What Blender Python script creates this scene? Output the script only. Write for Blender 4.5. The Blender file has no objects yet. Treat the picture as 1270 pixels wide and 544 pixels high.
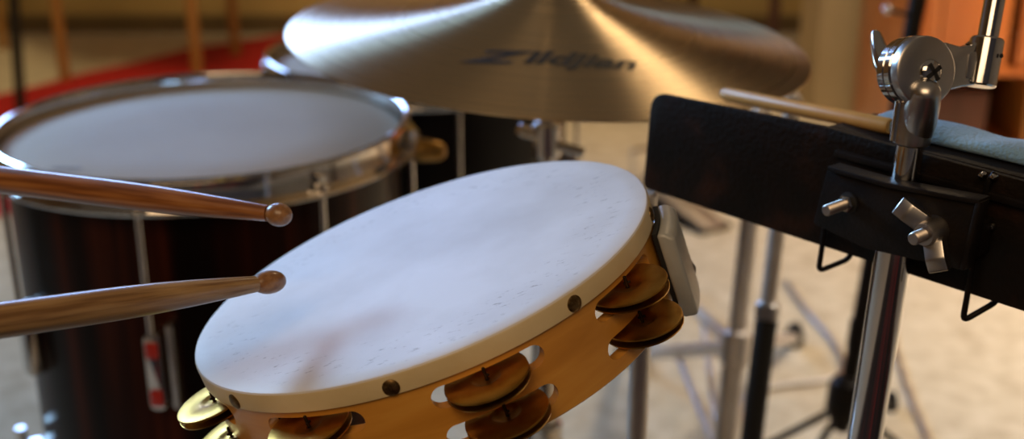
import bpy, bmesh, math, random
from mathutils import Vector, Matrix
random.seed(4)
R = math.radians
scn = bpy.context.scene
C = scn.collection

# ------------------------------------------------------------------ camera
FPX = 1500.0
PITCH = R(20)
CAM = Vector((0, 0, 0.98))
cf = Vector((0, math.cos(PITCH), -math.sin(PITCH)))
cr = Vector((1, 0, 0))
cu = Vector((0, math.sin(PITCH), math.cos(PITCH)))
cam_d = bpy.data.cameras.new('camera')
cam_d.sensor_width = 36
cam_d.lens = FPX / 1270 * 36
cam_d.clip_start = 0.02
cam_d.dof.use_dof = True
cam_d.dof.focus_distance = 0.575
cam_d.dof.aperture_fstop = 5.6
cam = bpy.data.objects.new('camera', cam_d)
cam.location = CAM
cam.rotation_euler = (R(90) - PITCH, 0, 0)
C.objects.link(cam)
scn.camera = cam


def ray(px, py):
    return cf + cr * ((px - 635) / FPX) - cu * ((py - 272) / FPX)


def atd(px, py, d):            # survey point at a distance along the view
    return CAM + ray(px, py) * d


def atY(px, py, Y):
    r = ray(px, py)
    return CAM + r * (Y / r.y)


def atz(px, py, z=0.0):
    r = ray(px, py)
    return CAM + r * ((z - CAM.z) / r.z)


def onpl(px, py, P, N):
    r = ray(px, py)
    return CAM + r * ((P - CAM).dot(N) / r.dot(N))


# ------------------------------------------------------------------ materials
def mat(name, col, rough=0.5, metal=0.0, spec=0.5, coat=0.0, aniso=0.0, coat_rough=0.1):
    m = bpy.data.materials.new(name)
    m.use_nodes = True
    b = m.node_tree.nodes['Principled BSDF']
    b.inputs['Base Color'].default_value = (*col, 1)
    b.inputs['Roughness'].default_value = rough
    b.inputs['Metallic'].default_value = metal
    b.inputs['Specular IOR Level'].default_value = spec
    b.inputs['Coat Weight'].default_value = coat
    b.inputs['Coat Roughness'].default_value = coat_rough
    b.inputs['Anisotropic'].default_value = aniso
    return m


def noise_mat(name, cols, scale=5.0, rough=0.5, metal=0.0, stretch=(1, 1, 1), detail=6, bump=0.0, bscale=None,
              coat=0.0, stops=None, rough_var=0.0, dist=0.0, spec=0.5, sheen=0.0):
    m = mat(name, cols[0], rough, metal, spec, coat)
    nt = m.node_tree
    N, L = nt.nodes, nt.links
    b = N['Principled BSDF']
    tc = N.new('ShaderNodeTexCoord')
    mp = N.new('ShaderNodeMapping')
    mp.inputs['Scale'].default_value = stretch
    L.new(tc.outputs['Object'], mp.inputs['Vector'])
    nz = N.new('ShaderNodeTexNoise')
    nz.inputs['Scale'].default_value = scale
    nz.inputs['Detail'].default_value = detail
    nz.inputs['Distortion'].default_value = dist
    L.new(mp.outputs['Vector'], nz.inputs['Vector'])
    rp = N.new('ShaderNodeValToRGB')
    el = rp.color_ramp.elements
    stops = stops or [0.3 + 0.4 * i / (len(cols) - 1) for i in range(len(cols))]
    el[0].position = stops[0]
    el[0].color = (*cols[0], 1)
    el[1].position = stops[-1]
    el[1].color = (*cols[-1], 1)
    for s, c in list(zip(stops, cols))[1:-1]:
        e = el.new(s)
        e.color = (*c, 1)
    L.new(nz.outputs['Fac'], rp.inputs['Fac'])
    L.new(rp.outputs['Color'], b.inputs['Base Color'])
    if rough_var:
        mr = N.new('ShaderNodeMapRange')
        mr.inputs['To Min'].default_value = max(0.02, rough - rough_var)
        mr.inputs['To Max'].default_value = rough + rough_var
        L.new(nz.outputs['Fac'], mr.inputs['Value'])
        L.new(mr.outputs['Result'], b.inputs['Roughness'])
    if bump:
        n2 = N.new('ShaderNodeTexNoise')
        n2.inputs['Scale'].default_value = bscale or scale * 4
        n2.inputs['Detail'].default_value = 4
        L.new(mp.outputs['Vector'], n2.inputs['Vector'])
        bp = N.new('ShaderNodeBump')
        bp.inputs['Strength'].default_value = bump
        bp.inputs['Distance'].default_value = 0.002
        L.new(n2.outputs['Fac'], bp.inputs['Height'])
        L.new(bp.outputs['Normal'], b.inputs['Normal'])
    if sheen:
        b.inputs['Sheen Weight'].default_value = sheen
    return m


M = {}
M['chrome'] = noise_mat('chrome', [(0.62, 0.60, 0.58), (0.72, 0.70, 0.68)], 30, 0.10, 1.0, rough_var=0.04)
M['satin_chrome'] = noise_mat('satin_chrome', [(0.50, 0.48, 0.47), (0.60, 0.58, 0.56)], 40, 0.30, 1.0, rough_var=0.06)
M['dull_steel'] = noise_mat('dull_steel', [(0.40, 0.36, 0.33), (0.55, 0.50, 0.46)], 60, 0.38, 1.0, rough_var=0.08)
M['black_paint'] = noise_mat('black_paint', [(0.006, 0.005, 0.005), (0.014, 0.010, 0.008)], 60, 0.42, 0, bump=0.15, bscale=500, spec=0.15)
M['worn_paint'] = noise_mat('worn_paint', [(0.006, 0.005, 0.004), (0.010, 0.006, 0.004), (0.045, 0.017, 0.008)], 26, 0.5, 0,
                            detail=10, stops=[0.35, 0.55, 0.8], bump=0.3, bscale=300, spec=0.15)
M['black_rubber'] = mat('black_rubber', (0.008, 0.008, 0.009), 0.7)
M['grey_cast'] = noise_mat('grey_cast', [(0.36, 0.38, 0.38), (0.46, 0.47, 0.46)], 40, 0.42, 0.15, bump=0.1, bscale=300)
M['maple'] = noise_mat('maple', [(0.56, 0.24, 0.030), (0.66, 0.30, 0.045), (0.74, 0.38, 0.07)], 14, 0.32, 0,
                       stretch=(1, 1, 6), detail=8, coat=0.2, dist=0.4)
M['stick_wood'] = noise_mat('stick_wood', [(0.20, 0.10, 0.035), (0.33, 0.19, 0.075), (0.42, 0.26, 0.11)], 420, 0.36, 0,
                            stretch=(0.05, 1, 1), detail=8, coat=0.35, stops=[0.35, 0.5, 0.62])
M['dark_stick'] = noise_mat('dark_stick', [(0.17, 0.055, 0.014), (0.28, 0.10, 0.028), (0.38, 0.16, 0.05)], 420, 0.30, 0,
                            stretch=(0.05, 1, 1), detail=8, coat=0.6, stops=[0.35, 0.5, 0.66])
M['stick_tip'] = noise_mat('stick_tip', [(0.20, 0.085, 0.028), (0.36, 0.18, 0.07)], 300, 0.35, 0, coat=0.4)
M['pale_wood'] = noise_mat('pale_wood', [(0.55, 0.27, 0.06), (0.66, 0.35, 0.09)], 40, 0.45, 0, stretch=(0.1, 1, 1))
M['chair_wood'] = noise_mat('chair_wood', [(0.25, 0.115, 0.025), (0.34, 0.165, 0.04)], 20, 0.4, 0, stretch=(1, 1, 0.15))
M['dark_wood'] = noise_mat('dark_wood', [(0.05, 0.02, 0.014), (0.09, 0.035, 0.025)], 20, 0.4, 0, stretch=(1, 1, 0.15))
M['orange_wood'] = noise_mat('orange_wood', [(0.55, 0.15, 0.03), (0.72, 0.24, 0.06)], 12, 0.35, 0, stretch=(1, 1, 0.2), coat=0.3)
M['red_cloth'] = noise_mat('red_cloth', [(0.34, 0.002, 0.002), (0.46, 0.004, 0.003)], 120, 0.9, 0, bump=0.4)
M['brass'] = noise_mat('brass', [(0.34, 0.15, 0.02), (0.50, 0.26, 0.045), (0.56, 0.32, 0.07)], 90, 0.34, 1.0, rough_var=0.08)
M['tack'] = noise_mat('tack', [(0.10, 0.055, 0.02), (0.30, 0.19, 0.08)], 500, 0.4, 1.0)
M['pin'] = mat('pin', (0.03, 0.02, 0.015), 0.45, 0.8)
M['gold_knob'] = noise_mat('gold_knob', [(0.42, 0.24, 0.06), (0.55, 0.33, 0.10)], 50, 0.3, 1.0)
M['tom_head'] = noise_mat('tom_head', [(0.38, 0.31, 0.23), (0.43, 0.355, 0.27)], 6, 0.6, 0, bump=0.2, bscale=700, spec=0.2)
M['white_skin'] = mat('white_skin', (0.7, 0.7, 0.7), 0.5)
M['warm_lit_skin'] = noise_mat('warm_lit_skin', [(0.60, 0.47, 0.25), (0.74, 0.62, 0.40)], 22, 0.45, 0, detail=6, bump=0.1, bscale=200)  # same skin as the head, warm light on the band mixed into its colour
M['logo_ink'] = mat('logo_ink', (0.012, 0.009, 0.006), 0.5)
M['grey_ink'] = mat('grey_ink', (0.16, 0.155, 0.15), 0.6)
M['red_plastic'] = mat('red_plastic', (0.45, 0.02, 0.012), 0.4)
M['blue_cloth'] = noise_mat('blue_cloth', [(0.17, 0.30, 0.38), (0.26, 0.40, 0.48)], 40, 0.85, 0, bump=0.6, bscale=500, sheen=0.3)
M['black_shell'] = noise_mat('black_shell', [(0.005, 0.004, 0.004), (0.012, 0.009, 0.008)], 8, 0.3, 0, coat=0.0, spec=0.25)
M['carpet'] = noise_mat('carpet', [(0.42, 0.35, 0.25), (0.54, 0.47, 0.35), (0.62, 0.55, 0.43)], 24, 0.95, 0, detail=12,
                        bump=0.8, bscale=140)
M['wall_paint'] = noise_mat('wall_paint', [(0.36, 0.25, 0.09), (0.44, 0.31, 0.12)], 2.0, 0.8, 0)
M['side_paint'] = noise_mat('side_paint', [(0.30, 0.21, 0.12), (0.36, 0.26, 0.15)], 2.0, 0.8, 0)
M['trim_paint'] = noise_mat('trim_paint', [(0.10, 0.065, 0.025), (0.13, 0.085, 0.035)], 6, 0.6, 0)
M['column_paint'] = noise_mat('column_paint', [(0.46, 0.35, 0.20), (0.53, 0.41, 0.25)], 4, 0.8, 0)
M['front_paint'] = noise_mat('front_paint', [(0.11, 0.085, 0.07), (0.15, 0.12, 0.10)], 3, 0.8, 0)
M['reflection_dark'] = noise_mat('reflection_dark', [(0.012, 0.008, 0.007), (0.02, 0.012, 0.010), (0.22, 0.012, 0.010)], 1.4, 0.95, 0, stretch=(3, 0.2, 1), stops=[0.3, 0.58, 0.62])  # dark with red streaks, made for the chrome to mirror
M['pale_steel'] = noise_mat('pale_steel', [(0.62, 0.58, 0.54), (0.72, 0.68, 0.64)], 40, 0.42, 0.7, rough_var=0.05)
M['glass'] = mat('glass', (0.8, 0.9, 1.0), 0.05)


# tambourine head: calf-like white film with its own grey smudges near the struck edge
def head_material():
    m = M['white_skin']
    nt = m.node_tree
    N, L = nt.nodes, nt.links
    b = N['Principled BSDF']
    b.inputs['Roughness'].default_value = 0.5
    b.inputs['Specular IOR Level'].default_value = 0.3
    tc = N.new('ShaderNodeTexCoord')
    n1 = N.new('ShaderNodeTexNoise')
    n1.inputs['Scale'].default_value = 9
    n1.inputs['Detail'].default_value = 5
    mp = N.new('ShaderNodeMapping')
    mp.inputs['Rotation'].default_value = (0, 0, R(-25))
    mp.inputs['Scale'].default_value = (120, 300, 1)
    L.new(tc.outputs['Object'], mp.inputs['Vector'])
    n2 = N.new('ShaderNodeTexNoise')
    n2.inputs['Scale'].default_value = 1
    n2.inputs['Detail'].default_value = 7
    n2.inputs['Roughness'].default_value = 0.7
    L.new(mp.outputs['Vector'], n2.inputs['Vector'])
    L.new(tc.outputs['Object'], n1.inputs['Vector'])
    r1 = N.new('ShaderNodeValToRGB')
    r1.color_ramp.elements[0].position = 0.30
    r1.color_ramp.elements[0].color = (0.60, 0.57, 0.55, 1)
    r1.color_ramp.elements[1].position = 0.62
    r1.color_ramp.elements[1].color = (0.80, 0.79, 0.80, 1)
    L.new(n1.outputs['Fac'], r1.inputs['Fac'])
    # scuffs: threshold of stretched noise, only in a ring where sticks land
    r2 = N.new('ShaderNodeValToRGB')
    r2.color_ramp.elements[0].position = 0.58
    r2.color_ramp.elements[0].color = (0, 0, 0, 1)
    r2.color_ramp.elements[1].position = 0.66
    r2.color_ramp.elements[1].color = (1, 1, 1, 1)
    L.new(n2.outputs['Fac'], r2.inputs['Fac'])
    ln = N.new('ShaderNodeVectorMath')
    ln.operation = 'LENGTH'
    L.new(tc.outputs['Object'], ln.inputs[0])
    r3 = N.new('ShaderNodeValToRGB')
    e = r3.color_ramp.elements
    e[0].position = 0.085 * 1
    e[0].color = (0, 0, 0, 1)
    e[1].position = 0.125
    e[1].color = (0, 0, 0, 1)
    k = e.new(0.100)
    k.color = (0.9, 0.9, 0.9, 1)
    k = e.new(0.115)
    k.color = (0.5, 0.5, 0.5, 1)
    L.new(ln.outputs['Value'], r3.inputs['Fac'])
    mu = N.new('ShaderNodeMath')
    mu.operation = 'MULTIPLY'
    L.new(r2.outputs['Color'], mu.inputs[0])
    L.new(r3.outputs['Color'], mu.inputs[1])
    mx = N.new('ShaderNodeMix')
    mx.data_type = 'RGBA'
    L.new(mu.outputs[0], mx.inputs[0])
    L.new(r1.outputs['Color'], mx.inputs[6])
    mx.inputs[7].default_value = (0.30, 0.27, 0.25, 1)
    L.new(mx.outputs[2], b.inputs['Base Color'])


head_material()


def cymbal_material():
    m = mat('cymbal_bronze', (0.68, 0.54, 0.35), 0.30, 1.0, aniso=0.93)
    nt = m.node_tree
    N, L = nt.nodes, nt.links
    b = N['Principled BSDF']
    tg = N.new('ShaderNodeTangent')
    tg.direction_type = 'RADIAL'
    tg.axis = 'Z'
    L.new(tg.outputs['Tangent'], b.inputs['Tangent'])
    b.inputs['Anisotropic Rotation'].default_value = 0.25
    tc = N.new('ShaderNodeTexCoord')
    ln = N.new('ShaderNodeVectorMath')
    ln.operation = 'LENGTH'
    L.new(tc.outputs['Object'], ln.inputs[0])
    nz = N.new('ShaderNodeTexNoise')
    nz.noise_dimensions = '1D'
    nz.inputs['Scale'].default_value = 260
    L.new(ln.outputs['Value'], nz.inputs['W'])
    mr = N.new('ShaderNodeMapRange')
    mr.inputs['To Min'].default_value = 0.24
    mr.inputs['To Max'].default_value = 0.34
    L.new(nz.outputs['Fac'], mr.inputs['Value'])
    L.new(mr.outputs['Result'], b.inputs['Roughness'])
    return m


M['cymbal'] = cymbal_material()


def shell_material():
    m = noise_mat('striped_shell', [(0.004, 0.002, 0.0015), (0.018, 0.004, 0.002), (0.070, 0.015, 0.006)], 34, 0.30, 0, spec=0.12,
                  stretch=(1, 1, 0.03), detail=5, coat=0.0, stops=[0.40, 0.55, 0.72])
    return m


M['shell'] = shell_material()


# ------------------------------------------------------------------ helpers
def tag(o, label=None, cat=None, group=None, kind=None):
    if label: o['label'] = label
    if cat: o['category'] = cat
    if group: o['group'] = group
    if kind: o['kind'] = kind
    return o


def empty(name, loc, label=None, cat=None, group=None, mw=None):
    o = bpy.data.objects.new(name, None)
    o.empty_display_size = 0.02
    C.objects.link(o)
    o.matrix_world = mw if mw is not None else Matrix.Translation(Vector(loc))
    tag(o, label, cat, group)
    return o


def link(name, bm, material, parent=None, mw=None, smooth=True, angle=35):
    """world-space bmesh (or mw-local) linked as one mesh object, kept in place under its parent"""
    bmesh.ops.recalc_face_normals(bm, faces=bm.faces[:])
    me = bpy.data.meshes.new(name)
    bm.to_mesh(me)
    bm.free()
    if smooth:
        for p in me.polygons:
            p.use_smooth = True
        me.set_sharp_from_angle(angle=R(angle))
    me.materials.append(material)
    o = bpy.data.objects.new(name, me)
    C.objects.link(o)
    w = mw if mw is not None else Matrix.Identity(4)
    if parent is not None:
        o.parent = parent
        pw = world(parent)
        o.matrix_basis = pw.inverted() @ w
        o.matrix_parent_inverse = Matrix.Identity(4)
    else:
        o.matrix_basis = w
    return o


def world(o):
    m = o.matrix_basis.copy()
    p = o.parent
    while p:
        m = p.matrix_basis @ m
        p = p.parent
    return m


def frame(o, x, y, z=None):
    x = Vector(x).normalized()
    y = Vector(y)
    y = (y - x * y.dot(x)).normalized()
    z = x.cross(y)
    return Matrix(((x.x, y.x, z.x, o[0]), (x.y, y.y, z.y, o[1]), (x.z, y.z, z.z, o[2]), (0, 0, 0, 1)))


def zframe(o, z, xh=(1, 0, 0)):
    z = Vector(z).normalized()
    x = Vector(xh)
    x = x - z * x.dot(z)
    if x.length < 1e-4:
        x = Vector((0, 1, 0)) - z * z.y
    x.normalize()
    y = z.cross(x)
    return Matrix(((x.x, y.x, z.x, o[0]), (x.y, y.y, z.y, o[1]), (x.z, y.z, z.z, o[2]), (0, 0, 0, 1)))


def xf(bm, verts, M4):
    for v in verts:
        v.co = M4 @ v.co


def lathe(bm, prof, seg=64, M4=None, closed=False):
    """prof: list of (r, z); spins about local z"""
    M4 = M4 or Matrix.Identity(4)
    rings = []
    for r, z in prof:
        if r < 1e-6:
            rings.append([bm.verts.new(M4 @ Vector((0, 0, z)))])
        else:
            rings.append([bm.verts.new(M4 @ Vector((r * math.cos(2 * math.pi * i / seg), r * math.sin(2 * math.pi * i / seg), z)))
                          for i in range(seg)])
    pairs = list(zip(rings, rings[1:]))
    if closed:
        pairs.append((rings[-1], rings[0]))
    for a, b in pairs:
        for i in range(seg):
            j = (i + 1) % seg
            if len(a) == 1 and len(b) == 1: continue
            if len(a) == 1:
                bm.faces.new((a[0], b[j], b[i]))
            elif len(b) == 1:
                bm.faces.new((a[i], a[j], b[0]))
            else:
                bm.faces.new((a[i], a[j], b[j], b[i]))
    return bm


def rodprof(r, L, bev=None):
    b = bev if bev is not None else r * 0.25
    return [(0, 0), (r - b, 0), (r, b), (r, L - b), (r - b, L), (0, L)]


def rod(bm, a, b, r, seg=24, bev=None):
    a, b = Vector(a), Vector(b)
    return lathe(bm, rodprof(r, (b - a).length, bev), seg, zframe(a, b - a))


def tube(bm, pts, r, seg=12):
    """swept round tube through points"""
    pts = [Vector(p) for p in pts]
    prev = None
    ref = None
    for i, p in enumerate(pts):
        t = (pts[min(i + 1, len(pts) - 1)] - pts[max(i - 1, 0)]).normalized()
        if ref is None:
            ref = t.orthogonal().normalized()
        ref = (ref - t * ref.dot(t)).normalized()
        q = t.cross(ref)
        ring = [bm.verts.new(p + (ref * math.cos(2 * math.pi * k / seg) + q * math.sin(2 * math.pi * k / seg)) * r) for k in range(seg)]
        if prev:
            for k in range(seg):
                j = (k + 1) % seg
                bm.faces.new((prev[k], prev[j], ring[j], ring[k]))
        else:
            bm.faces.new(ring[::-1])
        prev = ring
    bm.faces.new(prev)
    return bm


def smoothpath(pts, n=8):
    pts = [Vector(p) for p in pts]
    out = []
    for i in range(len(pts) - 1):
        p0 = pts[max(i - 1, 0)]
        p1, p2 = pts[i], pts[i + 1]
        p3 = pts[min(i + 2, len(pts) - 1)]
        for k in range(n):
            t = k / n
            out.append(0.5 * ((2 * p1) + (p2 - p0) * t + (2 * p0 - 5 * p1 + 4 * p2 - p3) * t * t + (3 * p1 - p0 - 3 * p2 + p3) * t ** 3))
    out.append(pts[-1])
    return out


def prism(bm, pts, M4, z0, z1, bev=0.0, seg=2):
    """outline pts in local xy, extruded from z0 to z1"""
    n0 = len(bm.verts)
    a = [bm.verts.new(Vector((x, y, z0))) for x, y in pts]
    b = [bm.verts.new(Vector((x, y, z1))) for x, y in pts]
    fs = [bm.faces.new(a[::-1]), bm.faces.new(b)]
    for i in range(len(pts)):
        j = (i + 1) % len(pts)
        fs.append(bm.faces.new((a[i], a[j], b[j], b[i])))
    vs = a + b
    if bev > 0:
        bmesh.ops.recalc_face_normals(bm, faces=fs)
        es = list({e for f in fs for e in f.edges if e.calc_face_angle(0) > R(28)})
        r = bmesh.ops.bevel(bm, geom=es, offset=bev, segments=seg, affect='EDGES', profile=0.5, clamp_overlap=True)
    bm.verts.ensure_lookup_table()
    for v in bm.verts[n0:] if bev == 0 else [v for v in bm.verts if v not in getattr(prism, 'old', ())]:
        pass
    return bm


def prism_obj(name, pts, M4, z0, z1, material, parent=None, bev=0.0, seg=2, angle=35):
    bm = bmesh.new()
    prism(bm, pts, None, z0, z1, bev, seg)
    return link(name, bm, material, parent, mw=M4, angle=angle)


def box_pts(x0, x1, y0, y1):
    return [(x0, y0), (x1, y0), (x1, y1), (x0, y1)]


def round_pts(pts, r, n=5):
    out = []
    m = len(pts)
    rr = r if isinstance(r, (list, tuple)) else [r] * m
    for i in range(m):
        p = Vector(pts[i]).to_2d()
        a = Vector(pts[i - 1]).to_2d() - p
        b = Vector(pts[(i + 1) % m]).to_2d() - p
        q = min(rr[i], a.length * 0.49, b.length * 0.49)
        if q < 1e-6:
            out.append((p.x, p.y))
            continue
        s = p + a.normalized() * q
        e = p + b.normalized() * q
        for k in range(n + 1):
            t = k / n
            v = s * (1 - t) ** 2 + p * 2 * t * (1 - t) + e * t * t
            out.append((v.x, v.y))
    return out


def box(bm, x0, x1, y0, y1, z0, z1):
    v = [bm.verts.new((x, y, z)) for x in (x0, x1) for y in (y0, y1) for z in (z0, z1)]
    for f in ((0, 1, 3, 2), (4, 6, 7, 5), (0, 4, 5, 1), (2, 3, 7, 6), (0, 2, 6, 4), (1, 5, 7, 3)):
        bm.faces.new([v[i] for i in f])
    return bm


def bbox_obj(name, x0, x1, y0, y1, z0, z1, material, parent=None, bev=0.004, mw=None):
    bm = box(bmesh.new(), x0, x1, y0, y1, z0, z1)
    if bev:
        bmesh.ops.recalc_face_normals(bm, faces=bm.faces[:])
        bmesh.ops.bevel(bm, geom=bm.edges[:], offset=bev, segments=2, affect='EDGES', profile=0.5)
    return link(name, bm, material, parent, mw=mw)


def copy_tree(o, parent=None):
    c = o.copy()
    C.objects.link(c)
    if parent is not None:
        c.parent = parent
    for ch in [k for k in C.objects if k.parent == o]:
        copy_tree(ch, c)
    return c


# ------------------------------------------------------------------ the room
def quad_slab(name, x0, x1, y0, y1, z0, z1, m):
    o = bbox_obj(name, x0, x1, y0, y1, z0, z1, m, bev=0)
    o['kind'] = 'structure'
    return o


WY = 4.95
quad_slab('floor', -3.2, 2.6, -2.0, WY + 0.1, -0.05, 0, M['carpet'])
bm = bmesh.new()
vx0, vx1, vz0, vz1 = -2.3, -0.9, 1.55, 2.65
box(bm, -3.2, vx0, WY, WY + 0.1, 0, 3.1)
box(bm, vx1, 2.6, WY, WY + 0.1, 0, 3.1)
box(bm, vx0, vx1, WY, WY + 0.1, 0, vz0)
box(bm, vx0, vx1, WY, WY + 0.1, vz1, 3.1)
link('wall_back', bm, M['wall_paint'])['kind'] = 'structure'
bm = bmesh.new()
for a in ((vx0, vx0 + 0.05, vz0, vz1), (vx1 - 0.05, vx1, vz0, vz1), (vx0, vx1, vz0, vz0 + 0.05), (vx0, vx1, vz1 - 0.05, vz1)):
    box(bm, a[0], a[1], WY + 0.01, WY + 0.09, a[2], a[3])
link('window_2', bm, M['column_paint'])['kind'] = 'structure'
quad_slab('wall_front', -3.2, 2.6, -2.1, -2.0, 0, 3.1, M['front_paint'])
quad_slab('floor_reflection_slab', -1.0, 1.5, -1.6, 0.40, 0, 0.012, M['reflection_dark'])  # unseen slab added near the camera to darken reflections in the metal
quad_slab('wall_right', 2.5, 2.6, -2.0, WY, 0, 3.1, M['side_paint'])
quad_slab('baseboard_back', -3.1, 2.5, WY - 0.02, WY, 0, 0.07, M['trim_paint'])
# left wall with a window opening
bm = bmesh.new()
wx0, wx1 = -3.2, -3.1
wy0, wy1, wz0, wz1 = 2.6, 4.2, 1.75, 2.85
box(bm, wx0, wx1, -2.0, wy0, 0, 3.1)
box(bm, wx0, wx1, wy1, WY, 0, 3.1)
box(bm, wx0, wx1, wy0, wy1, 0, wz0)
box(bm, wx0, wx1, wy0, wy1, wz1, 3.1)
wl = link('wall_left', bm, M['side_paint'])
wl['kind'] = 'structure'
bm = bmesh.new()
box(bm, -3.19, -3.11, wy0, wy0 + 0.05, wz0, wz1)
box(bm, -3.19, -3.11, wy1 - 0.05, wy1, wz0, wz1)
box(bm, -3.19, -3.11, wy0, wy1, wz0, wz0 + 0.05)
box(bm, -3.19, -3.11, wy0, wy1, wz1 - 0.05, wz1)
win = link('window_1', bm, M['column_paint'])
win['kind'] = 'structure'

# square pillar
px_, py_ = 1.05, 3.75
bm = bmesh.new()
box(bm, 0.935, 1.15, 3.65, 3.90, 0, 3.1)
o = link('trim_1', bm, M['column_paint'])
o['kind'] = 'structure'

# ------------------------------------------------------------------ tambourine
TC = Vector((-0.05, 0.6017, 0.7374))
TN = Vector((-0.3389, -0.003, 1)).normalized()
TE1 = (Vector((1, 0, 0)) - TN * TN.x).normalized()
TE2 = TN.cross(TE1)
TM = Matrix(((TE1.x, TE2.x, TN.x, TC.x), (TE1.y, TE2.y, TN.y, TC.y), (TE1.z, TE2.z, TN.z, TC.z), (0, 0, 0, 1)))
tamb = empty('tambourine', TC, 'round wooden tambourine with white skin head and double row of brass jingles', 'tambourine', mw=TM)


def pol(a, r, z=0.0):
    return Vector((r * math.cos(R(a)), r * math.sin(R(a)), z))


# head
bm = bmesh.new()
prof = [(0, 0.0)] + [(0.127 * k / 12, 0.0) for k in range(1, 12)] + [(0.1252, -0.0001), (0.1264, -0.0006), (0.1268, -0.0014), (0.1262, -0.0016), (0.1240, -0.0012), (0, -0.0008)]
lathe(bm, prof, 160)
link('drum_head', bm, M['white_skin'], tamb, mw=TM)
# lapped skin band
bm = bmesh.new()
lathe(bm, [(0.1256, -0.0016), (0.1268, -0.0014), (0.1271, -0.0022), (0.1270, -0.0108), (0.1262, -0.0112), (0.1256, -0.0105)], 160, closed=True)
link('head_band', bm, M['warm_lit_skin'], tamb, mw=TM)
# frame with slots
SLOTS = [-153.5, -113.5, -73.5, -33.5, 46.5, 86.5, 126.5, 166.5]
ROWS = [-0.0200, -0.0405]
bm = bmesh.new()
lathe(bm, [(0.1256, -0.0030), (0.1256, -0.0525), (0.1246, -0.0535), (0.1196, -0.0535), (0.1186, -0.0525), (0.1186, -0.0030), (0.1192, -0.0022), (0.1250, -0.0022)], 160, closed=True)
fr = link('frame', bm, M['maple'], tamb, mw=TM)
bm = bmesh.new()
for a in SLOTS:
    for z in ROWS:
        rad, half = 0.0056, 0.0275
        F4 = Matrix.Rotation(R(a), 4, 'Z') @ Matrix.Translation((0.122, 0, z)) @ Matrix.Rotation(R(90), 4, 'Y')
        pts = []
        for k in range(13):
            t = -math.pi / 2 + math.pi * k / 12
            pts.append((rad * math.sin(t), (half - rad) + rad * math.cos(t)))
        for k in range(13):
            t = math.pi / 2 + math.pi * k / 12
            pts.append((rad * math.sin(t), -(half - rad) + rad * math.cos(t)))
        a_ = [bm.verts.new(F4 @ Vector((x, y, -0.02))) for x, y in pts]
        b_ = [bm.verts.new(F4 @ Vector((x, y, 0.02))) for x, y in pts]
        bm.faces.new(a_[::-1])
        bm.faces.new(b_)
        for i in range(len(pts)):
            j = (i + 1) % len(pts)
            bm.faces.new((a_[i], a_[j], b_[j], b_[i]))
cut = link('cut', bm, M['maple'], mw=TM, smooth=False)
md = fr.modifiers.new('b', 'BOOLEAN')
md.object = cut
md.operation = 'DIFFERENCE'
md.solver = 'EXACT'
bpy.context.view_layer.update()
dg = bpy.context.evaluated_depsgraph_get()
nm = bpy.data.meshes.new_from_object(fr.evaluated_get(dg))
fr.modifiers.clear()
fr.data = nm
bpy.data.objects.remove(cut)
for p in nm.polygons:
    p.use_smooth = True
nm.set_sharp_from_angle(angle=R(30))
# tacks
bm = lathe(bmesh.new(), [(0, 0.0012), (0.0015, 0.0011), (0.003, 0.0008), (0.0040, 0.0002), (0.0041, -0.0006), (0, -0.0006)], 24)
me_obj = None
for k, a in enumerate([-134.4 + 41.8 * i for i in range(8)] + [-176.2]):
    zf = TM @ Matrix.Rotation(R(a), 4, 'Z') @ Matrix.Translation((0.1272, 0, -0.0070)) @ Matrix.Rotation(R(90), 4, 'Y')
    if me_obj is None:
        me_obj = link('tack', bm, M['tack'], tamb, mw=zf)
    else:
        t = me_obj.copy()
        C.objects.link(t)
        t.matrix_basis = TM.inverted() @ zf
# jingles: dished brass discs in pairs on a pin
jr = 0.0199
bm = lathe(bmesh.new(), [(0.0014, -0.0002), (0.0040, -0.0001), (0.0056, 0.0004), (0.0068, 0.0011), (0.0078, 0.0014), (0.0130, 0.0014), (0.0186, 0.0016),
                         (jr - 0.0002, 0.0013), (jr, 0.0005), (jr - 0.0004, 0.0004), (0.0186, 0.0010), (0.0130, 0.0008), (0.0078, 0.0008), (0.0070, 0.0005), (0.0058, -0.0002), (0.0041, -0.0007), (0.0014, -0.0008)], 56, closed=True)
j0 = None
p0 = None
for a in SLOTS:
    for zi, z in enumerate(ROWS):
        tilt = R(random.uniform(4, 7))
        base = TM @ Matrix.Rotation(R(a + (0.6 if zi else -0.6)), 4, 'Z') @ Matrix.Translation((0.1262, 0, z))
        for s in (0, 1):
            jm = base @ Matrix.Rotation(tilt + R(random.uniform(-2, 2)) - s * R(1.5), 4, 'Y') @ Matrix.Rotation(R(random.uniform(-2, 2)), 4, 'X') @ \
                Matrix.Translation((0, 0, 0.0010 - s * 0.0021)) @ (Matrix.Rotation(math.pi, 4, 'X') if s else Matrix.Identity(4))
            if j0 is None:
                j0 = link('jingle', bm, M['brass'], tamb, mw=jm)
            else:
                j = j0.copy()
                C.objects.link(j)
                j.matrix_basis = TM.inverted() @ jm
        pm = base
        if p0 is None:
            b2 = bmesh.new()
            rod(b2, (0, 0, -0.0080), (0, 0, 0.0066), 0.0008, 10)
            rod(b2, (-0.0018, 0, 0.0026), (0.0018, 0.0010, 0.0032), 0.0007, 8)
            p0 = link('jingle_pin', b2, M['pin'], tamb, mw=pm)
        else:
            p = p0.copy()
            C.objects.link(p)
            p.matrix_basis = TM.inverted() @ pm

# tambourine mount: cast block hugging the rim, arm and floor pole
mount_base = Vector((0.084, 0.715, 0))
mount = empty('tambourine_stand', mount_base, 'slim satin steel pole under the tambourine holding it by a grey clamp block', 'stand')


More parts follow.
